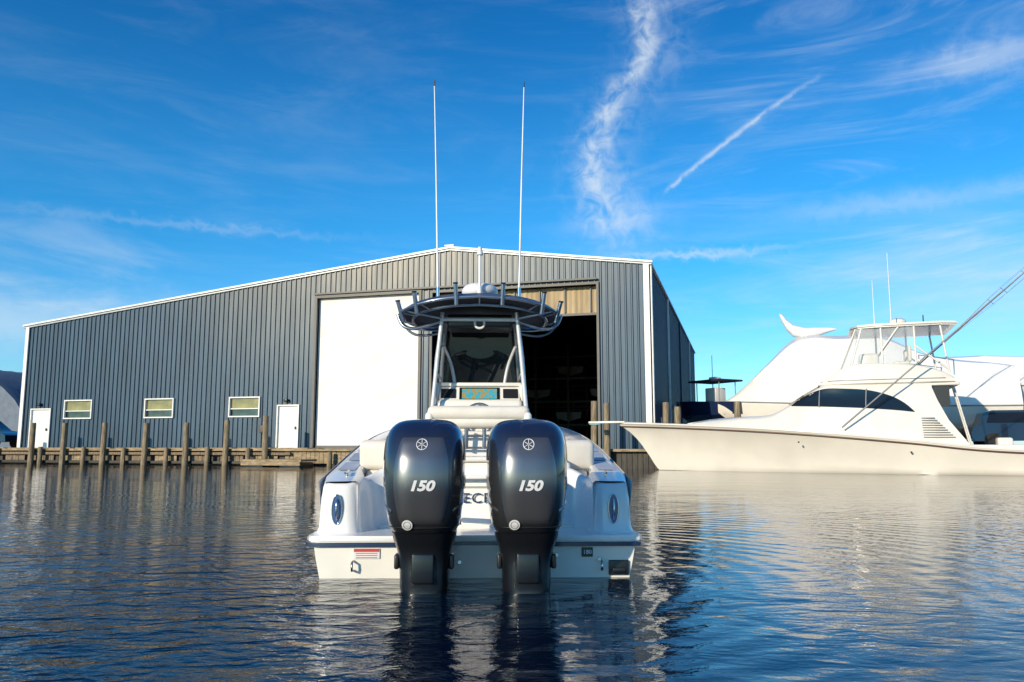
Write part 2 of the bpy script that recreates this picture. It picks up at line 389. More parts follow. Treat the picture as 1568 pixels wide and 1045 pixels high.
mesh('interior_floor',[(-37.2,.1,GZ+.02),(-.1,.1,GZ+.02),(-.1,38.9,GZ+.02),(-37.2,38.9,GZ+.02)],[(0,1,2,3)],dark,Bd)
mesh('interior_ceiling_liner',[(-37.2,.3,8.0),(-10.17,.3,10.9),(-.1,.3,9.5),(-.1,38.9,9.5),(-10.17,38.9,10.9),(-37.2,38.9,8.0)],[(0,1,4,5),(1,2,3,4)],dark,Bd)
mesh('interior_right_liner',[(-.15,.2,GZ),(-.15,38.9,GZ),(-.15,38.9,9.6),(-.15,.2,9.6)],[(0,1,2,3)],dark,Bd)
for j,y in enumerate((23,31,38)):
    for i in range(9):
        box('rack_post_%d_%d'%(j,i),(-1-2.6*i,y,4.9),(.16,.16,8),rack,Bd)
    for k,z in enumerate((2.6,4.4,6.2,7.9)):
        box('rack_beam_%d_%d'%(j,k),(-12,y-.12,z),(23,.12,.16),rack,Bd)
hullgrey=mat('stored_boat_hull',(.22,.20,.18),.4)
for j,(x,y,z) in enumerate([(-3.6,24,2.9),(-6.2,24,4.7),(-3.4,24,6.5),(-9,24,2.9),(-11.5,24,4.7),(-8.8,24,6.5)]):
    rows=[]
    for i in range(9):
        v=i/8; hw=1.05*(1-v**2.5)
        rows.append([(x-hw,y+v*6,z+.75),(x-hw*.9,y+v*6,z+.25),(x,y+v*6,z),(x+hw*.9,y+v*6,z+.25),(x+hw,y+v*6,z+.75)])
    V,F=grid(rows); F.append((0,1,2,3,4)); mesh('stored_hull_%d'%j,V,F,hullgrey,Bd)
for i,(a,b_) in enumerate(((32.18,34.03),(26.61,28.42),(21.1,22.9))):
    frame('window_%d'%i,a,b_,2.62,3.59,.07,-.05,trim)
    c=-(a+b_)/2
    box('window_%d_upper_pane'%i,(c,.03,3.30),(b_-a,.02,.56),wglass,Bd)
    box('window_%d_lower_pane'%i,(c,.05,2.80),(b_-a,.02,.40),wglass2,Bd)
    box('window_%d_rail'%i,(c,-.02,3.01),(b_-a,.06,.05),trim,Bd)
for i,(a,b_) in enumerate(((35.1,36.45),(18.7,19.9))):
    c=-(a+b_)/2
    box('door_%d'%i,(c,.02,(GZ+3.12)/2),(b_-a,.05,3.12-GZ),trim,Bd)
    frame('door_%d_frame'%i,a,b_,GZ,3.12,.07,-.05,trim,False)
    box('door_%d_handle'%i,(c+.45,-.05,1.95),(.06,.08,.16),blackm,Bd,.01)
    box('door_%d_lamp'%i,(c-.1,-.14,3.42),(.22,.2,.16),blackm,Bd,.04)
box('meter_box',(-20.8,-.12,1.9),(.3,.18,.4),rack,Bd,.02)
box('side_lamp',(.2,12,3.4),(.2,.2,.2),trim,Bd,.05)
box('side_sign',(.12,6,3.0),(.04,.6,.4),trim,Bd)
box('side_sign_small',(.12,3.5,2.3),(.04,.3,.3),trim,Bd)

# ------------------------------------------------------------------ land, bulkhead
def bp_(t,d,z):
    x=-t; return (6.595+x*math.cos(A)+d*math.sin(A),38-x*math.sin(A)+d*math.cos(A),z)
mesh('ground',[bp_(600,-1.9,GZ),bp_(-600,-1.9,GZ),bp_(-600,3000,GZ),bp_(600,3000,GZ)],[(0,1,2,3)],concrete)
BK=empty('wooden_bulkhead',(6.595,38.0,0),-A)
def planks(nm,t0,t1,y,z0,z1,wd,mt,gap=.02):
    V=[];F=[];t=t0
    while t<t1:
        jz=random.uniform(-.02,.02); jy=random.uniform(-.015,.015); n=len(V)
        for (dx,dy) in ((0,0),(wd-gap,0),(wd-gap,.06),(0,.06)):
            for z in (z0,z1+jz): V.append((-(t+dx),y+jy+dy,z))
        F+=[(n,n+2,n+3,n+1),(n+2,n+4,n+5,n+3),(n+4,n+6,n+7,n+5),(n+6,n,n+1,n+7),(n+1,n+3,n+5,n+7)]
        t+=wd
    mesh(nm,V,F,mt,BK)
planks('sheet_planks',-60,70,-1.95,-.6,.74,.24,wooddark)
planks('tan_sheet_planks',11,18,-2.03,.12,.76,.24,woodtan)
t=18.6; k=0
while t<40:
    planks('facing_planks_%d'%k,t,t+1.35,-2.06,.22,.50,.23,wood if k%3 else woodtan); t+=2.0;k+=1
box('cap_beam',(-5,-2.05,.80),(130,.36,.12),woodtan,BK,.01)
box('upper_waler',(-29,-2.16,.60),(22.4,.14,.14),wood,BK,.01)
box('lower_waler',(-29,-2.14,.14),(22.4,.12,.14),wooddark,BK,.01)
box('deck_walkway',(-28,-1.1,.875),(22,1.7,.05),woodtan,BK)
pm=mat('piling_wood',(.33,.26,.16),.85,0,(.14,.11,.075),2.2,(7,7,.9),bump=.03,bscale=6)
def piling(t,d,top,r=.15):
    rows=[]
    for z,k in ((-1,1.05),(.1,1.04),(.35,1.0),(top*.6,.97),(top-.05,.93),(top,.86)):
        rows.append([(r*k*math.cos(a*math.pi/7)*(1+.04*math.sin(a*3)),r*k*math.sin(a*math.pi/7),z) for a in range(14)])
    V,F=grid(rows,True); F.append(tuple(range(len(V)-14,len(V))))
    o=mesh('mooring_piling',V,F,pm,None,True); o.location=bp_(t,d,0); o.rotation_euler=(random.uniform(-.015,.015),random.uniform(-.015,.015),random.random()*6)
for t,top in ((36.3,2.0),(33.8,2.27),(31.65,2.25),(29.0,2.23),(26.35,2.21),(23.8,2.2),(21.4,2.3),(19.1,2.5),(2.35,3.0),(1.75,2.9),(-.85,2.9),(-1.35,2.7),(-3.9,2.9),(-6.6,2.9),(-16.3,2.8)):
    piling(t,-2.42,top)
for t,top in ((33.2,.95),(27.7,.9),(25.0,.9),(30.3,.95),(20.1,.9),(22.5,.95),(15.5,.7)): piling(t,-2.40,top,.12)
FD=empty('floating_dock',bp_(17.7,-3.4,0),-A)
box('deck',(0,0,.30),(3.3,1.5,.10),woodtan,FD,.01)
box('fascia',(0,-.72,.16),(3.2,.08,.18),woodtan,FD)
box('float_l',(-1.0,0,.06),(1.1,1.3,.3),blackm,FD,.04); box('float_r',(1.0,0,.06),(1.1,1.3,.3),blackm,FD,.04)

# ------------------------------------------------------------------ quonset hut on left
Q=empty('quonset_hut',(-45,62,GZ),-A)
rows=[]
for i in range(41):
    y=i*.6
    rr=5.3+(.06 if i%2 else 0)
    rows.append([(rr*1.9*math.cos(a*math.pi/16),y,rr*math.sin(a*math.pi/16)*1.2) for a in range(17)])
V,F=grid(rows); mesh('arched_shell',V,F,hutm,Q,True); mesh('end_wall',rows[0],[tuple(range(17))],hutm,Q)
box('hut_door',(0,-.05,1.8),(3.5,.1,3.6),trimdark,Q)

# ------------------------------------------------------------------ cars
def car(loc,rz,paint):
    E=empty('parked_car',loc,rz)
    prof=[(-2.3,.35),(-2.32,.75),(-2.2,1.0),(-1.9,1.08),(-1.75,1.6),(-1.4,1.72),(.3,1.72),(1.0,1.12),(1.9,.98),(2.25,.8),(2.3,.4)]
    rows=[]
    for y,s in ((-.92,.0),(-.95,.06),(-.9,.0),(0,0),(.9,0),(.95,.06),(.92,0)):
        rows.append([(x,y*(1 if z<1.15 else .82),z) for x,z in prof])
    V,F=grid(rows); n=len(prof); F.append(tuple(range(n))); F.append(tuple(range(len(V)-n,len(V))))
    mesh('body',V,F,paint,E,True)
    for s in (-1,1):
        mesh('side_glass',[(-1.65,s*.96,1.18),(.75,s*.96,1.18),(.22,s*.80,1.62),(-1.5,s*.80,1.62)],[(0,1,2,3)],glassdark,E)
        for x in (-1.45,1.45):
            bm=bmesh.new(); bmesh.ops.create_cone(bm,cap_ends=True,segments=24,radius1=.36,radius2=.36,depth=.24)
            me=bpy.data.meshes.new('wheel'); bm.to_mesh(me); bm.free(); me.materials.append(tyre)
            o=bpy.data.objects.new('wheel',me); o.location=(x,s*.86,.36); o.rotation_euler=(R(90),0,0); link(o,E)
car((-33.2,51,GZ),R(-10),carp)
car((22.9,36.2,GZ),R(-16),carblue)

# ------------------------------------------------------------------ centre console boat
YAW=R(1.83)
CB=empty('center_console_boat',(-.28,6.3,0),YAW)
def zg(y): return .71+.145*(y-.25) if y<2.3 else 1.007+.10*(y-2.3)*1.0
def hb(y):
    if y<.3: return 1.27
    return interp([(.3,1.27),(2,1.27),(4,1.22),(5.5,.95),(6.6,.5),(7.3,.04)],y)[0]
rows=[]
for i in range(31):
    y=.30+7.0*i/30; hw=hb(y); r=[]
    for v in (0,.1,.25,.5,.75,.92,1):
        z=.27+(zg(y)-.27)*v
        fl=1-(.05+.25*max(0,(y-3)/4.3))*(1-v)**1.3
        r.append((-hw*fl,y,z))
    rows.append(r)
for s,nm in ((1,'hull_side_port'),(-1,'hull_side_starboard')):
    V,F=grid([[(x*s,y,z) for x,y,z in r] for r in rows]); mesh(nm,V,F,iceblue,CB,True)
rows=[]
for i in range(31):
    y=.02+7.2*i/30; k=hb(max(y,.3))/1.27
    hw=1.235*k*(1-.2*max(0,(y-3)/4.3)); 
    rows.append([(-hw,y,.262),(-hw*.985,y,.15),(-hw*.955,y,-.02),(-hw*.93,y,-.08),(0,y,-.45),(hw*.93,y,-.08),(hw*.955,y,-.02),(hw*.985,y,.15),(hw,y,.262)])
V,F=grid(rows); F.append(tuple(range(9))); mesh('lower_hull',V,F,white,CB,True,auto=35)
def slab(nm,outline,z0,z1,m_,parent,bev=.012):
    bm=bmesh.new(); vs=[bm.verts.new((x,y,z0)) for x,y in outline]; f=bm.faces.new(vs)
    r=bmesh.ops.extrude_face_region(bm,geom=[f]); 
    bmesh.ops.translate(bm,vec=(0,0,z1-z0),verts=[g for g in r['geom'] if isinstance(g,bmesh.types.BMVert)])
    bmesh.ops.recalc_face_normals(bm,faces=bm.faces)
    if bev: bmesh.ops.bevel(bm,geom=[e for e in bm.edges if abs((e.verts[0].co-e.verts[1].co).z)<1e-6],offset=bev,segments=2,affect='EDGES')
    me=bpy.data.meshes.new(nm); bm.to_mesh(me); bm.free(); me.materials.append(m_)
    for p in me.polygons: p.use_smooth=True
    me.set_sharp_from_angle(angle=R(45))
    o=bpy.data.objects.new(nm,me); return link(o,parent)
ol=[(-1.30,.62),(-1.305,.12),(-1.27,.03),(-1.2,0),(-.62,0),(-.5,.03),(.5,.03),(.62,0),(1.2,0),(1.27,.03),(1.305,.12),(1.30,.62)]
slab('swim_platform',ol,.268,.315,iceblue,CB)
slab('platform_rub_rail',[(x*1.008,y-.012 if y<.5 else y) for x,y in ol],.236,.266,navy,CB,.006)
half=[(1.262,.60),(1.262,.36),(1.25,.28),(1.21,.235),(1.14,.22),(1.03,.22),(.97,.24),(.935,.29),(.92,.36),(.905,.48),(.87,.57),(.80,.63),(.70,.655),(.5,.66),(.25,.66)]
path=[(-x,y) for x,y in half]+[(0,.66)]+[(x,y) for x,y in reversed(half)]
rows=[]
npth=len(path)
for row in range(9):
    r=[]
    for i,(x,y) in enumerate(path):
        a=Vector(path[max(i-1,0)]);b_=Vector(path[min(i+1,npth-1)]); tg=(b_-a).normalized(); nrm=Vector((-tg.y,tg.x))
        top=zg(y)-.005 if abs(x)>.90 else (.72+.12*min(1,(.90-abs(x))/.15))
        zs=[.31,.36,.45,.58,top-.08,top-.04,top-.018,top-.004,top]; ins=[-.02,0,.004,.012,.02,.025,.032,.045,.07]
        z=zs[row]; o_=ins[row]
        r.append((x+nrm.x*o_,y+nrm.y*o_,z))
    rows.append(r)
V,F=grid(rows); mesh('stern_wall',V,F,iceblue,CB,True,auto=60)
for s in (-1,1):
    r=[]
    for i in range(24):
        y=.27+6.9*i/23; o_=hb(y)-.012 if y>.35 else 1.215; inn=max(.01,o_-(.30 if y<.7 else .25))
        if y<.62: inn=.945
        r.append([(s*(o_+.0),y,zg(y)-.012),(s*(o_-.02),y,zg(y)+.002),(s*(inn+.02),y,zg(y)+.006),(s*inn,y,zg(y)-.01),(s*(inn),y,.34)])
    V,F=grid(r); mesh('gunwale_cap',V,F,iceblue,CB,True,auto=50)
    for a,b_ in ((.75,1.15),(1.25,1.7),(1.8,2.3)):
        x0=hb(a)-.22;x1=hb(a)-.07
        mesh('non_skid_pad',[(s*x0,a,zg(a)+.012),(s*x1,a,zg(a)+.010),(s*x1,b_,zg(b_)+.010),(s*x0,b_,zg(b_)+.012)],[(0,1,2,3)],nonskid,CB)
    tube('stern_cleat',[(s*1.08,.44,zg(.5)+.03),(s*1.08,.60,zg(.6)+.03)],.010,chrome,CB)
    tube('cleat_foot',[(s*1.08,.52,zg(.5)-.01),(s*1.08,.52,zg(.5)+.03)],.012,chrome,CB)
slab('cockpit_floor',[(-1.2,.6),(1.2,.6),(1.2,5),(.6,6.5),(-.6,6.5),(-1.2,5)],.30,.34,white,CB,0)
slab('foredeck',[(-1.1,4.8),(1.1,4.8),(.8,6),(.3,6.9),(-.3,6.9),(-.8,6)],1.1,1.15,white,CB,.01)
box('stern_locker',(0,.95,.60),(1.62,.50,.52),white,CB,.03)
box('stern_locker_lid',(0,.93,.885),(1.5,.5,.045),white,CB,.02)
box('splashwell_shelf',(0,.625,.735),(1.2,.08,.03),iceblue,CB,.012)
box('transom_gate_seam',(0,.648,.655),(.9,.006,.006),louv,CB)
for s in (-1,1):
    box('jump_seat_base',(s*.79,1.2,.70),(.42,.40,.18),cushion,CB,.05)
    box('jump_seat_back',(s*.83,1.02,.92),(.46,.13,.27),cushion,CB,.06,(R(8),0,s*R(6)))
    pts=[(s*1.10+.040*math.cos(a*math.pi/16),.214,.50+.115*math.sin(a*math.pi/16)) for a in range(32)]
    mesh('oval_recess',pts,[tuple(range(32))],ovalb,CB)
    tube('oval_ring',pts,.005,chrome,CB,cyc=True)
    tube('oval_bar',[(s*1.10,.205,.42),(s*1.10,.185,.46),(s*1.10,.185,.54),(s*1.10,.205,.58)],.007,chrome,CB)
text('boat_name','SECRET',.118,navy,CB,lambda x,z:(x*1.12+.055,.650,.555+z),bold=.001,sp=1.12)
box('warning_label',(-.83,.012,.185),(.20,.006,.075),decal,CB); box('warning_label_band',(-.83,.008,.210),(.19,.006,.022),red,CB)
for k in range(3): box('warning_label_line',(-.83,.008,.188-.016*k),(.16,.006,.004),red,CB)
box('capacity_label',(.86,.012,.19),(.085,.006,.07),blackm,CB)
text('capacity_text','180',.045,decal,CB,lambda x,z:(.86+x,.0075,.19+z),bold=.001)
box('drain_plate',(1.10,.005,.075),(.155,.02,.11),blackm,CB,.006)
box('drain_plate_b',(1.10,-.006,.055),(.10,.02,.04),blackleg,CB,.006)
for x in (-.93,.965):
    tube('tow_eye',[(x,.01,.13),(x,-.04,.125),(x,-.045,.09),(x,-.04,.065),(x,.01,.06)],.009,chrome,CB)
for x,z in ((-.56,.17),(.62,.17),(.18,.16),(-.12,.12),(.95,.14)):
    bm=bmesh.new(); bmesh.ops.create_cone(bm,cap_ends=True,segments=16,radius1=.018,radius2=.014,depth=.02)
    me=bpy.data.meshes.new('through_hull'); bm.to_mesh(me); bm.free(); me.materials.append(chrome)
    o=bpy.data.objects.new('through_hull',me); o.location=(x,.005,z); o.rotation_euler=(R(90),0,0); link(o,CB)
box('leaning_post_base',(0,2.15,.72),(.80,.42,.86),white,CB,.04)
box('leaning_post_seat',(0,2.12,1.235),(1.02,.46,.11),cushion,CB,.05)
box('leaning_post_backrest',(0,1.93,1.335),(1.04,.12,.14),cushion,CB,.055)
for s in (-1,1): box('leaning_post_arm',(s*.50,2.1,1.24),(.08,.48,.2),white,CB,.035)
tube('leaning_post_rail',[(-.46,1.95,1.05),(-.46,1.86,1.10),(.46,1.86,1.10),(.46,1.95,1.05)],.014,chrome,CB)
tube('leaning_post_rail_low',[(-.46,1.86,.98),(.46,1.86,.98)],.012,chrome,CB)
for x in (-.30,-.12,.06,.22,.36):
    tube('rod_holder',[(x,1.84,.97),(x,1.82,1.17)],.020,steel,CB)
box('console',(0,3.25,.93),(1.00,.85,1.2),white,CB,.06)
box('console_brow',(0,3.22,1.70),(.98,.55,.05),white,CB,.02)
for s in (-1,1): box('console_side',(s*.485,3.15,1.58),(.05,.5,.24),white,CB,.02)
mesh('dash_panel',[(-.46,2.86,1.50),(.46,2.86,1.50),(.46,2.95,1.67),(-.46,2.95,1.67)],[(0,1,2,3)],white,CB)
gauge=mat('gauge',(.02,.022,.028),.1)
def dash(nm,x,wd,z0,z1,m_):
    y=lambda z:2.86+(z-1.5)/.17*.09-.012
    mesh(nm,[(x-wd/2,y(z0),z0),(x+wd/2,y(z0),z0),(x+wd/2,y(z1),z1),(x-wd/2,y(z1),z1)],[(0,1,2,3)],m_,CB)
dash('chart_plotter_bezel',0,.46,1.51,1.665,blackleg)
mesh('chart_plotter_screen',[(-.20,2.850,1.53),(.20,2.850,1.53),(.20,2.913,1.65),(-.20,2.913,1.65)],[(0,1,2,3)],screen,CB)
for s in (-1,1): dash('gauge_panel',s*.355,.17,1.54,1.65,gauge)
tube('steering_wheel',[(.17*math.cos(a*math.pi/12),2.74+.03*math.sin(a*math.pi/12),1.30+.17*math.sin(a*math.pi/12)) for a in range(24)],.014,chrome,CB,cyc=True)
for a in (90,210,330): tube('steering_spoke',[(0,2.78,1.30),(.17*math.cos(R(a)),2.74+.03*math.sin(R(a)),1.30+.17*math.sin(R(a)))],.008,chrome,CB)
rows=[]
for i in range(11):
    v=i/10; z=1.70+.47*v; hw=.40-.06*v-(.14*max(0,(v-.8)/.2)**2); r=[]
    for j in range(13):
        u=-1+2*j/12; r.append((u*hw,3.30+.25*v+.10*(1-u*u),z))
    rows.append(r)
V,F=grid(rows); mesh('windshield',V,F,smoke,CB,True)
for s in (-1,1):
    tube('windshield_arm',[(s*.29,3.2,1.70),(s*.31,3.2,1.86),(s*.37,3.15,2.05),(s*.42,3.05,2.15)],.020,pipewhite,CB,smooth=True)
    tube('ttop_leg_aft',[(s*.60,2.75,.34),(s*.535,2.72,1.3),(s*.47,2.70,2.0),(s*.42,2.70,2.50)],.024,pipewhite,CB)
    tube('ttop_leg_fore',[(s*.56,3.85,.34),(s*.52,3.75,1.3),(s*.47,3.6,2.0),(s*.43,3.55,2.50)],.024,pipewhite,CB)
    tube('ttop_leg_brace',[(s*.545,2.73,1.15),(s*.50,2.95,2.0),(s*.46,3.2,2.48)],.018,pipewhite,CB)
    for z in (.9,1.35,1.8,2.2): tube('leg_rung',[(s*(.57-.055*z+.0),2.72,z),(s*(.57-.055*z),3.68,z)],.013,pipewhite,CB)
    mesh('side_curtain',[(s*.52,2.80,1.2),(s*.51,3.7,1.2),(s*.43,3.55,2.48),(s*.43,2.75,2.48)],[(0,1,2,3)],smoke,CB)
tube('ttop_crossbar',[(-.43,2.70,2.42),(.43,2.70,2.42)],.022,pipewhite,CB)
mesh('front_curtain',[(-.46,3.62,1.75),(.46,3.62,1.75),(.43,3.57,2.46),(-.43,3.57,2.46)],[(0,1,2,3)],smoke,CB)
box('electronics_box',(0,2.95,2.41),(.74,.42,.16),blackm,CB,.03)
tube('lamp_hoop',[(-.05,2.70,2.42),(-.06,2.68,2.34),(0,2.68,2.31),(.06,2.68,2.34),(.05,2.70,2.42)],.014,decal,CB,smooth=True)
def tz(x,y): return 2.64-.15*(x/.93)**2-.03*((y-3.2)/1.0)**2
def outline(k,n=48,dz=0):
    pts=[]
    for i in range(n):
        a=2*math.pi*i/n; c,s_=math.cos(a),math.sin(a)
        x=.91*k*math.copysign(abs(c)**.55,c); y=3.20+1.0*k*math.copysign(abs(s_)**.7,s_)
        pts.append((x,y,tz(x,y)+dz))
    return pts
rows=[outline(k,48,dz) for k,dz in ((.01,.03),(.5,.03),(.85,.03),(.97,.025),(1,.0),(.97,-.02))]
V,F=grid(rows,True); mesh('hardtop_upper',V,F,steel,CB,True,auto=60)
rows=[outline(k,48,dz) for k,dz in ((.965,-.022),(.8,-.028),(.4,-.028),(.01,-.028))]
V,F=grid(rows,True); mesh('hardtop_underside',V,F,canvas,CB,True)
tube('hardtop_rim_pipe',outline(1.03,48,-.02),.018,steel,CB,cyc=True)
tube('hardtop_inner_pipe',outline(.86,48,-.09),.016,steel,CB,cyc=True)
for a in range(0,48,4):
    p=outline(1.03,48,-.02)[a]; q=outline(.86,48,-.09)[a]; tube('pipe_strut',[p,q],.011,steel,CB)
for s in (-1,1):
    tube('hardtop_side_bow',[(s*.93,2.75,2.48),(s*.90,2.72,2.36),(s*.78,2.7,2.30),(s*.60,2.7,2.34),(s*.43,2.7,2.40)],.018,steel,CB,smooth=True)
    tube('hardtop_side_bow_b',[(s*.93,3.6,2.48),(s*.88,3.6,2.38),(s*.66,3.58,2.34),(s*.43,3.55,2.40)],.016,steel,CB,smooth=True)
    tube('aft_pipe',[(s*.88,2.55,2.50),(s*.72,2.38,2.44),(s*.43,2.6,2.42)],.015,steel,CB,smooth=True)
for x,lean in ((-.88,-.06),(-.69,-.03),(-.25,-.01),(.25,.01),(.69,.03),(.88,.06)):
    y0=3.20-1.0*(max(0,1-abs(x/.96)**3.6))**.4
    y0=max(2.17,min(2.75,y0)); z0=tz(x,2.3)
    tube('rocket_launcher',[(x-lean*.5,y0-.03,z0-.11),(x+lean*.5,y0-.08,z0+.12)],.024,steel,CB)
    tube('launcher_rim',[(x+lean*.49,y0-.078,z0+.11),(x+lean*.52,y0-.082,z0+.125)],.028,blackm,CB)
rows=[]
for k,z in ((.0,2.84),(.10,2.838),(.17,2.815),(.205,2.77),(.205,2.73),(.18,2.695),(.10,2.665)):
    rows.append([(max(k,.002)*math.cos(a*math.pi/12),2.75+max(k,.002)*math.sin(a*math.pi/12),z) for a in range(24)])
V,F=grid(rows,True); mesh('radar_dome',V,F,decal,CB,True)
tube('gps_mast',[(0,2.5,2.66),(0,2.5,3.14)],.016,decal,CB); tube('gps_mast_head',[(0,2.5,3.12),(0,2.5,3.17),(0,2.5,3.21)],.036,decal,CB,r2=.022)
tube('nav_light',[(0,2.42,2.66),(0,2.42,2.74)],.03,decal,CB)
for x0,x1 in ((-.48,-.55),(.45,.51)):
    tube('whip_antenna_base',[(x0,2.75,2.62),(x0,2.75,2.80)],.020,chrome,CB)
    tube('whip_antenna',[(x0,2.75,2.78),(x0+(x1-x0)*.5,2.75,4.1),(x1,2.75,5.22)],.013,decal,CB,r2=.006)
    tube('antenna_tip',[(x1,2.75,5.22),(x1,2.75,5.29)],.008,blackm,CB)
tube('bow_rail',[(-1.0,5.0,1.3),(-.7,6.1,1.45),(0,7.0,1.55),(.7,6.1,1.45),(1.0,5.0,1.3)],.014,chrome,CB,smooth=True)

# ------------------------------------------------------------------ outboards
CT=[(.395,.200,-.72,-.28),(.42,.225,-.77,-.24),(.48,.250,-.83,-.20),(.60,.268,-.875,-.17),(.75,.280,-.905,-.16),(.90,.282,-.895,-.16),(1.00,.278,-.86,-.17),(1.07,.266,-.82,-.18),(1.12,.245,-.77,-.20),(1.16,.205,-.71,-.24),(1.18,.155,-.64,-.29),(1.19,.07,-.55,-.36)]
NE=2.9
def cpt(z,th,sc_=1.0):
    hw,ya,yf=interp(CT,z); c=(ya+yf)/2;b_=(yf-ya)/2
    cs,sn=math.cos(th),math.sin(th)
    return (sc_*hw*math.copysign(abs(cs)**(2/NE),cs),c+sc_*b_*math.copysign(abs(sn)**(2/NE),sn),z)
def aft_y(x,z):
    hw,ya,yf=interp(CT,z); c=(ya+yf)/2;b_=(yf-ya)/2
    q=min(.999,abs(x)/hw); return c-b_*(1-q**NE)**(1/NE)
def side_x(y,z):
    hw,ya,yf=interp(CT,z); c=(ya+yf)/2;b_=(yf-ya)/2
    q=min(.999,abs(y-c)/b_); return hw*(1-q**NE)**(1/NE)
cowlg=mat('cowl_two_tone',(.07,.078,.09),.27,.6,(.062,.07,.082),3,coat=.9)
nt=cowlg.node_tree; b=nt.nodes['Principled BSDF']; tc=N(nt,'ShaderNodeTexCoord'); sp=N(nt,'ShaderNodeSeparateXYZ'); nt.links.new(tc.outputs['Object'],sp.inputs[0])
rp=N(nt,'ShaderNodeValToRGB'); rp.color_ramp.interpolation='EASE'
e=rp.color_ramp.elements; e[0].position=.40; e[0].color=(.050,.053,.058,1); e[1].position=1.0; e[1].color=(.020,.036,.10,1)
q=e.new(.70); q.color=(.058,.062,.070,1); q=e.new(.92); q.color=(.032,.045,.080,1)
nt.links.new(M(nt,'MULTIPLY',sp.outputs[2],.88),rp.inputs[0]); nt.links.new(rp.outputs[0],b.inputs['Base Color'])
def outboard(cx):
    E=bpy.data.objects.new('outboard_motor',None); link(E,CB); E.location=(cx,0,0)
    zs=[.395+(1.12-.395)*i/34 for i in range(35)]+[1.13,1.14,1.15,1.16,1.168,1.175,1.18,1.184,1.187,1.19]
    rows=[[cpt(z,2*math.pi*i/64) for i in range(64)] for z in zs]
    V,F=grid(rows,True); n=len(V); F.append(tuple(range(n-64,n))); F.append(tuple(range(64)))
    mesh('cowling',V,F,cowlg,E,True,auto=60)
    rows=[]
    for i in range(40):
        z=.48+(1.06-.48)*i/39; hw=interp(CT,z)[0]*(.58+.12*math.sin(math.pi*(i/39))-.06*(i/39)**2); r=[]
        for j in range(25):
            u=-1+2*j/24; e=min(1,(1-abs(u))*9)*min(1,i/1.5,(39-i)/1.5)
            x=u*hw; r.append((x,aft_y(x,z)-.010*e+.002,z))
        rows.append(r)
    V,F=grid(rows); mesh('aft_panel',V,F,cowlp,E,True,auto=60)
    for s in (-1,1):
        rows=[]
        for i in range(14):
            k=i/13; z=.90+.17*k; y0=-.70+.10*k; r=[]
            for j in range(6):
                y=y0+.11*j/5*(1-.5*k); r.append((s*(side_x(y,z)+.004),y,z))
            rows.append(r)
        V,F=grid(rows); mesh('air_intake',V,F,blackm,E,True)
        rows=[]
        for i in range(30):
            k=i/29; y=-.80+.55*k; z=.56+.10*k**.6
            rows.append([(s*(side_x(y,z+d)+e),y,z+d) for d,e in ((-.012,0),(-.006,.006),(.006,.006),(.012,0))])
        V,F=grid(rows); mesh('side_crease',V,F,cowlp,E,True)
        if s==1: fn=lambda x,z,s=s:(side_x(-.50+x,.74+z)+.004,-.50+x,.74+z)
        else: fn=lambda x,z,s=s:(-side_x(-.50-x,.74+z)-.004,-.50-x,.74+z)
        text('side_lettering','YAMAHA',.125,greylet,E,fn,bold=.003)
    tube('cowl_seam',[cpt(.455,2*math.pi*i/48,1.004) for i in range(48)],.004,blackm,E,cyc=True)
    text('power_marking','150',.092,decal,E,lambda x,z:(x*1.2,aft_y(x,.735+z)-.0125,.735+z),bold=.004,shear=.25)
    def on(x,z,o=.0125): return (x,aft_y(x,z)-o,z)
    tube('emblem_ring',[on(.036*math.cos(a*math.pi/16),1.01+.036*math.sin(a*math.pi/16),.012) for a in range(32)],.0028,decal,E,cyc=True)
    for a in (90,210,330,30,150,270): tube('emblem_spoke',[on(.004*math.cos(R(a)),1.01+.004*math.sin(R(a)),.013),on(.033*math.cos(R(a)),1.01+.033*math.sin(R(a)),.013)],.0022,decal,E)
    pts=[on(-.095+.036*math.cos(a*math.pi/14),.475+.036*math.sin(a*math.pi/14),.013) for a in range(28)]
    mesh('round_sticker',[on(-.095,.475,.013)]+pts,[(0,i+1,(i+1)%28+1) for i in range(28)],decal,E)
    pts=[on(-.095+.024*math.cos(a*math.pi/14),.475+.024*math.sin(a*math.pi/14),.0135) for a in range(28)]
    tube('round_sticker_print',pts,.002,louv,E,cyc=True)
    LT=[(-.75,.06,-.62,-.36),(-.4,.07,-.64,-.32),(-.16,.08,-.66,-.30),(-.10,.10,-.68,-.28),(0.0,.165,-.66,-.26),(.10,.172,-.665,-.25),(.22,.182,-.67,-.24),(.30,.198,-.69,-.24),(.36,.218,-.73,-.24),(.41,.226,-.765,-.24)]
    rows=[]
    for i in range(41):
        z=-.7+1.11*i/40; hw,ya,yf=interp(LT,z); c=(ya+yf)/2;b_=(yf-ya)/2
        rows.append([(hw*math.copysign(abs(math.cos(t))**.7,math.cos(t)),c+b_*math.copysign(abs(math.sin(t))**.7,math.sin(t)),z) for t in [2*math.pi*k/40 for k in range(40)]])
    V,F=grid(rows,True); F.append(tuple(range(len(V)-40,len(V)))); mesh('midsection',V,F,blackleg,E,True,auto=60)
    box('antiventilation_plate',(0,-.55,-.14),(.30,.55,.02),blackleg,E,.008)
    box('apron_ridge',(0,-.672,.17),(.15,.03,.20),blackleg,E,.012)
    for s in (-1,1):
        box('clamp_bracket',(s*.13,-.14,.22),(.05,.36,.42),blackleg,E,.02)
        tube('bracket_bolt',[(s*.15,-.2,.30),(s*.18,-.2,.30)],.018,chrome,E)
        box('rubber_mount',(s*.19,-.50,.20),(.035,.12,.10),blackm,E,.012)
    box('swivel_block',(0,-.16,.25),(.22,.24,.30),blackm,E,.03)
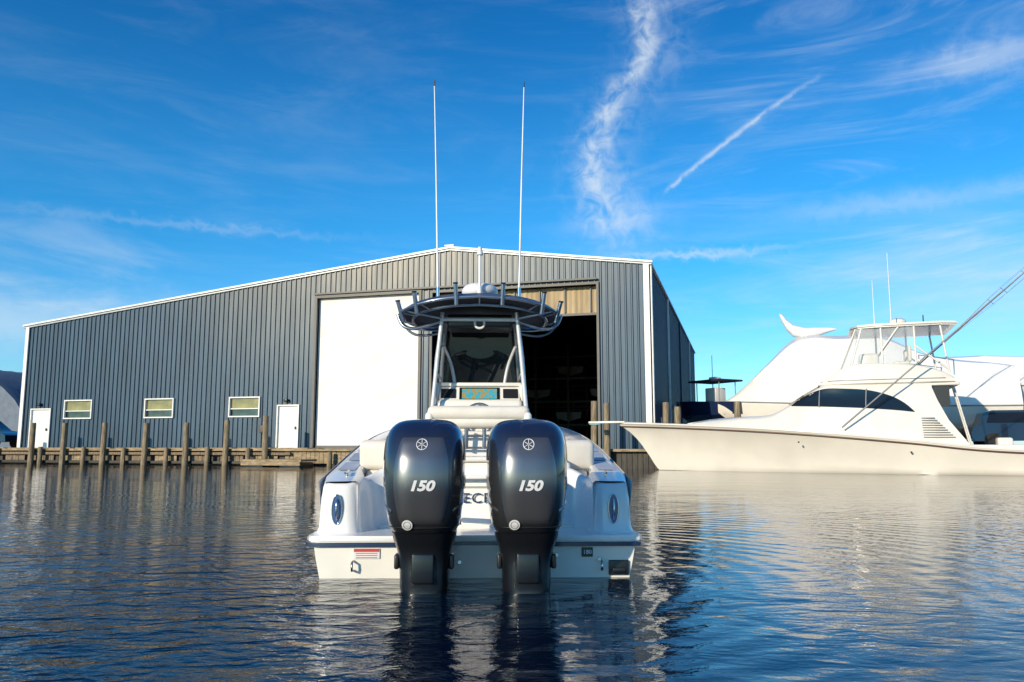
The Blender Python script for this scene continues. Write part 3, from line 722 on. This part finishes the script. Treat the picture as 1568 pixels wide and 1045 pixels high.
    tube('rigging_hose',[(.12,-.20,.50),(.16,-.02,.62),(.17,.20,.55),(.15,.55,.42)],.022,blackm,E,smooth=True)
    tube('steering_ram',[(-.24,.02,.42),(.24,.02,.42)],.022,chrome,E)
outboard(-.350); outboard(.365)

# ------------------------------------------------------------------ sport fishing yacht
YA=math.atan2(.3632,.9317)
YT=empty('sport_fishing_yacht',(6.16,33.94,0),-YA)
def shz(x): return interp([(-1.7,1.93),(1,1.80),(4.7,1.56),(9,1.16),(11,.93),(12.7,.82),(14.2,.80)],x)[0]
def xst(z): return interp([(-.6,.9),(0,0),(.6,-.42),(1.2,-.85),(1.6,-1.25),(1.93,-1.75)],z)[0]
LS=14.2
def hullpt(p,v,s):
    zsh=shz(-1.75+p*(LS+1.75)); z=-.6+(zsh+.6)*v
    x=xst(z)+p*(LS-xst(z))
    full=2.4*(1-(1-min(1,p/.62))**2.1)
    wl=2.15*(1-(1-min(1,p/.72))**1.5)
    k=max(0,(z)/(zsh))if z>0 else 0
    hw=wl+(full-wl)*k**1.6
    if z<0: hw=wl*(1+z/.6*.75)
    hw*=1-.04*max(0,(p-.75)/.25)
    return (x,s*hw,z)
vs=[0,.12,.225,.235,.27,.35,.45,.55,.65,.75,.85,.92,.97,1]
for s,nm in ((-1,'hull_port'),(1,'hull_starboard')):
    rows=[[hullpt(i/60,v,s) for v in vs] for i in range(61)]
    V,F=grid(rows); o=mesh(nm,V,F,yhull,YT,True,auto=60)
rows=[]
for i in range(61):
    a=hullpt(i/60,1,-1); r=[]
    for j in range(9):
        u=-1+2*j/8; r.append((a[0],u*abs(a[1]),a[2]+.10*(1-u*u)*(1 if i<42 else 0)))
    rows.append(r)
V,F=grid(rows); mesh('deck',V,F,ywhite,YT,True)
mesh('transom',[hullpt(1,v,-1) for v in vs]+[hullpt(1,v,1) for v in reversed(vs)],[tuple(range(28))],yhull,YT)
for s in (-1,1):
    tube('rub_rail',[(lambda p:(p[0],p[1]*1.005,p[2]))(hullpt(i/50,.955,s)) for i in range(51)],.032,rub,YT)
    tube('toe_rail',[(lambda p:(p[0],p[1]*.99,p[2]+.03))(hullpt(i/50,1,s)) for i in range(51)],.04,ywhite,YT)
    rows=[]
    for i in range(51):
        a=hullpt(i/50,.235,s);
        rows.append([(a[0],a[1]*1.012+s*.004,-.03),(a[0],a[1]*1.016+s*.006,.075)])
    V,F=grid(rows); mesh('boot_stripe',V,F,antif,YT)
    for x in (5.6,9.3):
        tube('hull_scupper',[(x,s*2.36,shz(x)-.35),(x,s*2.42,shz(x)-.35)],.035,blackm,YT)
box('bow_pulpit',(-2.2,0,2.0),(1.6,.42,.10),ywhite,YT,.04)
box('anchor_roller',(-2.75,0,1.93),(.5,.12,.08),chrome,YT,.02)
for s in (-1,1): box('cockpit_coaming',(12.5,s*2.15,.93),(3.3,.30,.22),ywhite,YT,.06)
box('transom_coaming',(14.0,0,.9),(.3,4.2,.22),ywhite,YT,.05)
HT=[(1.2,1.86,.35,.2),(2.2,2.02,1.0,.7),(3.5,2.12,1.5,1.15),(4.6,2.20,1.75,1.35),(5.4,2.62,1.86,1.40),(6.1,3.06,1.92,1.45),(6.6,3.28,1.95,1.50),(7.5,3.36,1.98,1.58),(9.2,3.34,2.0,1.62),(10.0,3.28,2.0,1.62),(10.15,3.26,2.0,1.62)]
def hsec(x,s=1):
    zt,wb,wt=interp(HT,x); zb=shz(x)+.02; pts=[]
    e=min(.22,(zt-zb)*.35)
    pts=[(wb,zb),(wb-(wb-wt)*.35,zb+(zt-zb)*.4),(wb-(wb-wt)*.75,zb+(zt-zb)*.75),(wt+.05,zt-e*.55),(wt-.06,zt-e*.15),(wt-.30,zt),(0,zt+.06)]
    return pts
rows=[]
for i in range(46):
    x=1.2+8.95*i/45; h=hsec(x)
    rows.append([(x,-a,z) for a,z in h]+[(x,a,z) for a,z in reversed(h[:-1])])
V,F=grid(rows); F.append(tuple(range(len(V)-13,len(V)))); mesh('deckhouse',V,F,ywhite,YT,True,auto=50)
def hy(x,z):
    h=hsec(x)
    for (a,za),(b_,zb) in zip(h[:-1],h[1:]):
        if za<=z<=zb: return a+(b_-a)*(z-za)/(zb-za+1e-9)
    return h[-3][0]
for s in (-1,1):
    y=s*2.0
    V=[(10.1,y,shz(10.1)),(10.1,s*1.7,3.2),(10.3,s*1.75,2.6),(10.6,s*1.85,1.9),(11.2,s*2.05,1.0),(11.2,s*2.1,shz(11.2))]
    V+=[(a,b_-s*.12,c) for a,b_,c in V]
    mesh('aft_wing',V,[(0,1,2,3,4,5),(6,7,8,9,10,11)]+[(i,(i+1)%6,(i+1)%6+6,i+6) for i in range(6)],ywhite,YT,True,auto=40)
    for i in range(9):
        z=1.30+.085*i; x0=9.55+.02*i+(.35-.04*i)*.6; x1=10.75-.075*i
        tube('vent_louvre',[(x0,s*(hy(min(x0,10.1),z)+.02),z),(x1,s*(max(1.9,hy(10.1,z))+.05),z)],.018,louv,YT)
    bot=[(5.35,2.50),(6.0,2.47),(7,2.42),(8,2.36),(9,2.27),(9.55,2.20)]
    top=[(5.35,2.52),(5.7,2.78),(6.15,3.0),(6.6,3.12),(7.3,3.10),(8.1,3.02),(8.8,2.80),(9.25,2.52),(9.55,2.21)]
    rows=[]
    for i in range(43):
        x=5.36+4.18*i/42; zb=interp(bot,x)[0]; zt=max(zb+.004,interp(top,x)[0])
        rows.append([(x,s*(hy(x,zb+(zt-zb)*k/5)+.018),zb+(zt-zb)*k/5) for k in range(6)])
    V,F=grid(rows); mesh('side_window',V,F,glassdark,YT,True)
    for x in (6.35,7.95):
        tube('window_mullion',[(x,s*(hy(x,2.42)+.02),2.42),(x+.02,s*(hy(x,2.75)+.022),2.75),(x+.05,s*(hy(x,3.08)+.02),3.08)],.02,louv,YT)
rows=[]
for i in range(9):
    x=5.25+1.15*i/8; zt,wb,wt=interp(HT,x)
    rows.append([(x-.02,u*(wt-.08),zt+.06*(1-abs(u))+.03) for u in (-1,-.75,-.5,-.25,0,.25,.5,.75,1)])
V,F=grid(rows); mesh('front_windshield',V,F,glassdark,YT,True)
mesh('salon_door',[(10.18,-1.6,1.2),(10.18,1.6,1.2),(10.18,1.5,2.9),(10.18,-1.5,2.9)],[(0,1,2,3)],glassdark,YT)
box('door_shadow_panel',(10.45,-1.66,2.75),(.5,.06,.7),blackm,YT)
FT=[(6.35,3.36,1.2),(6.7,3.55,1.45),(7.1,3.80,1.62),(7.6,3.98,1.70),(8.5,4.0,1.75),(9.8,3.88,1.75),(10.6,3.62,1.72),(10.9,3.42,1.70)]
rows=[]
for i in range(31):
    x=6.35+4.55*i/30; zt,wt=interp(FT,x); zb=3.22
    rr=[(wt-.10,zb),(wt+.02,zb+.06),(wt+.02,zb+.14),(wt-.02,zt-.05),(wt-.08,zt),(wt-.18,zt-.02)]
    fz=3.40 if x>7.4 else zt
    rows.append([(x,-a,z) for a,z in rr]+[(x,-wt+.25,fz),(x,wt-.25,fz)]+[(x,a,z) for a,z in reversed(rr)])
V,F=grid(rows); nn=len(rows[0]); F.append(tuple(range(nn))); F.append(tuple(range(len(V)-nn,len(V)))); mesh('flybridge',V,F,ywhite,YT,True,auto=40)
for s in (-1,1): tube('flybridge_styling_line',[(x,s*(interp(FT,x)[1]+.02),3.40) for x in (6.7,7.1,7.6,8.5,9.8,10.6)],.018,louv,YT)
box('flybridge_overhang',(10.2,0,3.20),(1.7,3.3,.12),ywhite,YT,.04)
box('helm_console',(8.2,0,4.0),(.7,1.5,.95),ywhite,YT,.1)
for y in (-.7,.7): 
    box('helm_chair',(9.3,y,4.05),(.55,.55,.12),cushion,YT,.05); box('helm_chair_back',(9.58,y,4.4),(.12,.55,.6),cushion,YT,.05); tube('chair_post',[(9.3,y,3.4),(9.3,y,4.0)],.05,chrome,YT)
slab('bridge_hardtop',[(7.55,-1.0),(7.8,-1.55),(8.4,-1.75),(10.6,-1.75),(11.15,-1.5),(11.15,1.5),(10.6,1.75),(8.4,1.75),(7.8,1.55),(7.55,1.0)],5.33,5.46,ywhite,YT,.05)
mesh('hardtop_liner',[(7.9,-1.4,5.32),(10.9,-1.4,5.32),(10.9,1.4,5.32),(7.9,1.4,5.32)],[(0,1,2,3)],steel,YT)
for s in (-1,1):
    for a,b_ in (((7.55,1.62,3.95),(7.95,1.5,5.34)),((8.6,1.70,3.98),(8.6,1.62,5.34)),((9.7,1.70,3.9),(9.7,1.64,5.34)),((10.75,1.66,3.6),(10.55,1.60,5.34)),((9.7,1.70,4.6),(10.75,1.66,3.7)),((8.6,1.68,4.5),(9.2,1.64,5.34))):
        tube('bridge_frame',[(a[0],s*a[1],a[2]),(b_[0],s*b_[1],b_[2])],.035,ywhite,YT)
    mesh('bridge_side_curtain',[(7.5,s*1.66,3.97),(9.75,s*1.70,3.92),(9.75,s*1.62,5.33),(7.9,s*1.52,5.33)],[(0,1,2,3)],clearv,YT)
mesh('bridge_front_curtain',[(7.15,-1.5,3.85),(7.15,1.5,3.85),(7.75,1.35,5.33),(7.75,-1.35,5.33)],[(0,1,2,3)],clearv,YT)
for y in (-1.5,-.5,.5,1.5): tube('front_frame',[(7.15,y,3.85),(7.75,y*.9,5.33)],.025,ywhite,YT)
for s in (-1,1):
    mesh('bridge_corner_curtain',[(7.15,s*1.5,3.85),(7.55,s*1.64,3.96),(7.95,s*1.5,5.33),(7.75,s*1.35,5.33)],[(0,1,2,3)],clearv,YT)
    a=Vector((7.1,s*2.25,1.66)); b_=Vector((14.6,s*3.4,8.15))
    if s>0: a=Vector((7.4,2.0,1.8)); b_=Vector((15.4,3.4,8.9))
    tube('outrigger',[a,(a+b_)/2,b_],.032,rigm,YT,r2=.014)
    d=(b_-a)
    for k in (.70,.86):
        c=a+d*k; tube('outrigger_spreader',[c+Vector((-.10,0,.10)),c+Vector((.10,0,-.10))],.010,rigm,YT)
    for o_ in (-.1,.1):
        tube('outrigger_stay',[a+d*.50,a+d*.70+Vector((-o_,0,o_)),a+d*.86+Vector((-o_,0,o_)),b_],.005,rigm,YT)
    tube('bridge_rail',[(9.8,s*1.66,3.95),(9.8,s*1.66,4.25),(10.9,s*1.66,4.05),(10.9,s*1.66,3.5)],.022,chrome,YT)
tube('ladder_l',[(10.9,-.9,3.4),(11.4,-.9,1.0)],.03,ywhite,YT); tube('ladder_r',[(10.9,-.5,3.4),(11.4,-.5,1.0)],.03,ywhite,YT)
for i in range(6): tube('ladder_rung',[(11.0+.07*i,-.9,3.0-.33*i),(11.0+.07*i,-.5,3.0-.33*i)],.02,ywhite,YT)
tube('radio_antenna',[(9.0,-1.2,5.45),(9.0,-1.2,8.2)],.022,decal,YT,r2=.01)
tube('radio_antenna_b',[(8.55,.9,5.45),(8.55,.9,7.6)],.02,decal,YT,r2=.01)
tube('radio_antenna_c',[(10.2,0,5.45),(10.2,0,5.95)],.03,blackm,YT,r2=.02)
rows=[]
for k,z in ((.01,5.86),(.2,5.85),(.3,5.78),(.32,5.70),(.28,5.62),(.12,5.58),(.10,5.46)):
    rows.append([(9.3+k*math.cos(a*math.pi/10),k*math.sin(a*math.pi/10),z) for a in range(20)])
V,F=grid(rows,True); mesh('radar_dome',V,F,ywhite,YT,True)
box('cockpit_chair',(12.6,.2,1.05),(.5,.5,.5),cushion,YT,.08)
tube('mooring_line',[(10.0,2.2,1.1),(9.2,3.2,1.0),(8.6,4.0,.95)],.02,ywhite,YT,smooth=True)

# ------------------------------------------------------------------ shrink-wrapped boats on stands
def wrapped(loc,rz,L,top,beam,flip=1,zk=.6,zg_=2.2):
    E=empty('shrink_wrapped_boat',loc,rz)
    rows=[];hr=[]
    for i in range(97):
        x=L*i/96; p=i/96; hw=beam*(1-(1-min(1,p/.45))**2.2)+.02
        zt=interp(top,x)[0]; sag=.10*abs(math.sin(p*17))**.6; g=zg_+.5*(1-p)**2
        pts=[(hw*.98,g-.12),(hw*1.0,g),(hw*.95,g+(zt-g)*.30-sag*.4),(hw*.86,g+(zt-g)*.62-sag*.7),(hw*.66,g+(zt-g)*.92-sag*.5),(hw*.25,zt-.02-sag*.2),(0,zt)]
        rows.append([(x,-a,z) for a,z in pts]+[(x,a,z) for a,z in reversed(pts[:-1])])
        kx=zk+1.4*max(0,1-p/.18)**1.5
        kx=min(kx,g-.14)
        hr.append([(x,-hw*.98,g-.12),(x,-hw*.9,g-.5*(g-kx)),(x,-hw*.8,kx+.35*(g-kx)),(x,0,kx),(x,hw*.8,kx+.35*(g-kx)),(x,hw*.9,g-.5*(g-kx)),(x,hw*.98,g-.12)])
    V,F=grid(rows); F.append(tuple(range(len(V)-13,len(V)))); mesh('shrink_wrap_cover',V,F,shrink,E,True,auto=35)
    V,F=grid(hr); F.append(tuple(range(len(V)-7,len(V)))); mesh('hull',V,F,ywhite,E,True,auto=50)
    for s in (-1,1):
        tube('wrap_band',[(L*i/24,s*((beam*(1-(1-min(1,i/24/.45))**2.2)+.03)*1.005),zg_+.5*(1-i/24)**2-.03) for i in range(25)],.03,louv,E)
    for i in (.25,.5,.75,.95):
        for s in (-1,1): tube('boat_stand',[(L*i,s*beam*.95,0),(L*i,s*beam*.6,zk+.5)],.05,rack,E)
    box('keel_block',(L*.5,0,zk/2),(.4,.4,zk),wood,E); box('keel_block_b',(L*.85,0,zk/2),(.4,.4,zk),wood,E)
    return E
WA=wrapped((10.9,42.6,GZ),R(-18),13.5,[(0,2.3),(1.0,2.9),(2.5,4.3),(4.0,5.65),(6.0,5.7),(8,5.6),(10,4.6),(13.5,4.0)],2.3,zk=.5,zg_=2.0)
rows=[]
for x,z,a,b_ in ((3.3,6.95,.08,.10),(3.42,6.75,.12,.22),(3.6,6.42,.18,.30),(3.9,6.10,.3,.32),(4.5,5.94,.3,.30),(5.2,6.0,.24,.22),(5.7,6.06,.16,.12),(6.0,6.08,.06,.04)):
    rows.append([(x,a*math.cos(t*math.pi/6),z+b_*math.sin(t*math.pi/6)) for t in range(12)])
V,F=grid(rows,True); mesh('wrapped_radar_arch',V,F,shrink,WA,True)
tube('wrapped_mast',[(4.6,0,5.4),(4.5,0,6.0)],.30,shrink,WA)
WB=wrapped((33.5,39.6,GZ),R(180-8),13.5,[(0,3.2),(1.5,3.8),(4,4.5),(7,4.6),(10,4.7),(13.2,4.4),(13.5,3.6)],2.2,zk=1.0,zg_=3.0)

# small boat with dark top behind
SB=empty('small_console_boat',(9.6,47,GZ),R(-60))
rows=[]
for i in range(15):
    p=i/14; hw=1.1*(1-(1-min(1,p/.5))**2)+.02
    rows.append([(p*6,-hw,2.4+.3*(1-p)),(p*6,-hw*.85,1.8),(p*6,0,1.3+.8*max(0,1-p*4)),(p*6,hw*.85,1.8),(p*6,hw,2.4+.3*(1-p))])
V,F=grid(rows); F.append((70,71,72,73,74)); mesh('hull',V,F,navy,SB,True)
slab('canopy',[(2,-.9),(4.4,-.9),(4.4,.9),(2,.9)],3.62,3.72,canvas,SB,.03)
box('console',(3.2,0,2.8),(.8,.8,1.0),white,SB,.06)
for x in (2.4,4.1):
    for y in (-.6,.6): tube('canopy_leg',[(x,y,2.3),(x,y,3.63)],.03,steel,SB)
box('radar',(3.2,0,3.82),(.5,.5,.18),decal,SB,.06)
tube('antenna',[(2.6,.4,3.7),(2.6,.4,5.2)],.02,decal,SB)
for x in (1.5,3,5): 
    for y in (-.7,.7): tube('stand',[(x,y*1.2,0),(x,y*.6,1.8)],.05,rack,SB)
box('outboard',(6.3,0,2.5),(.4,.4,.7),blackm,SB,.1)
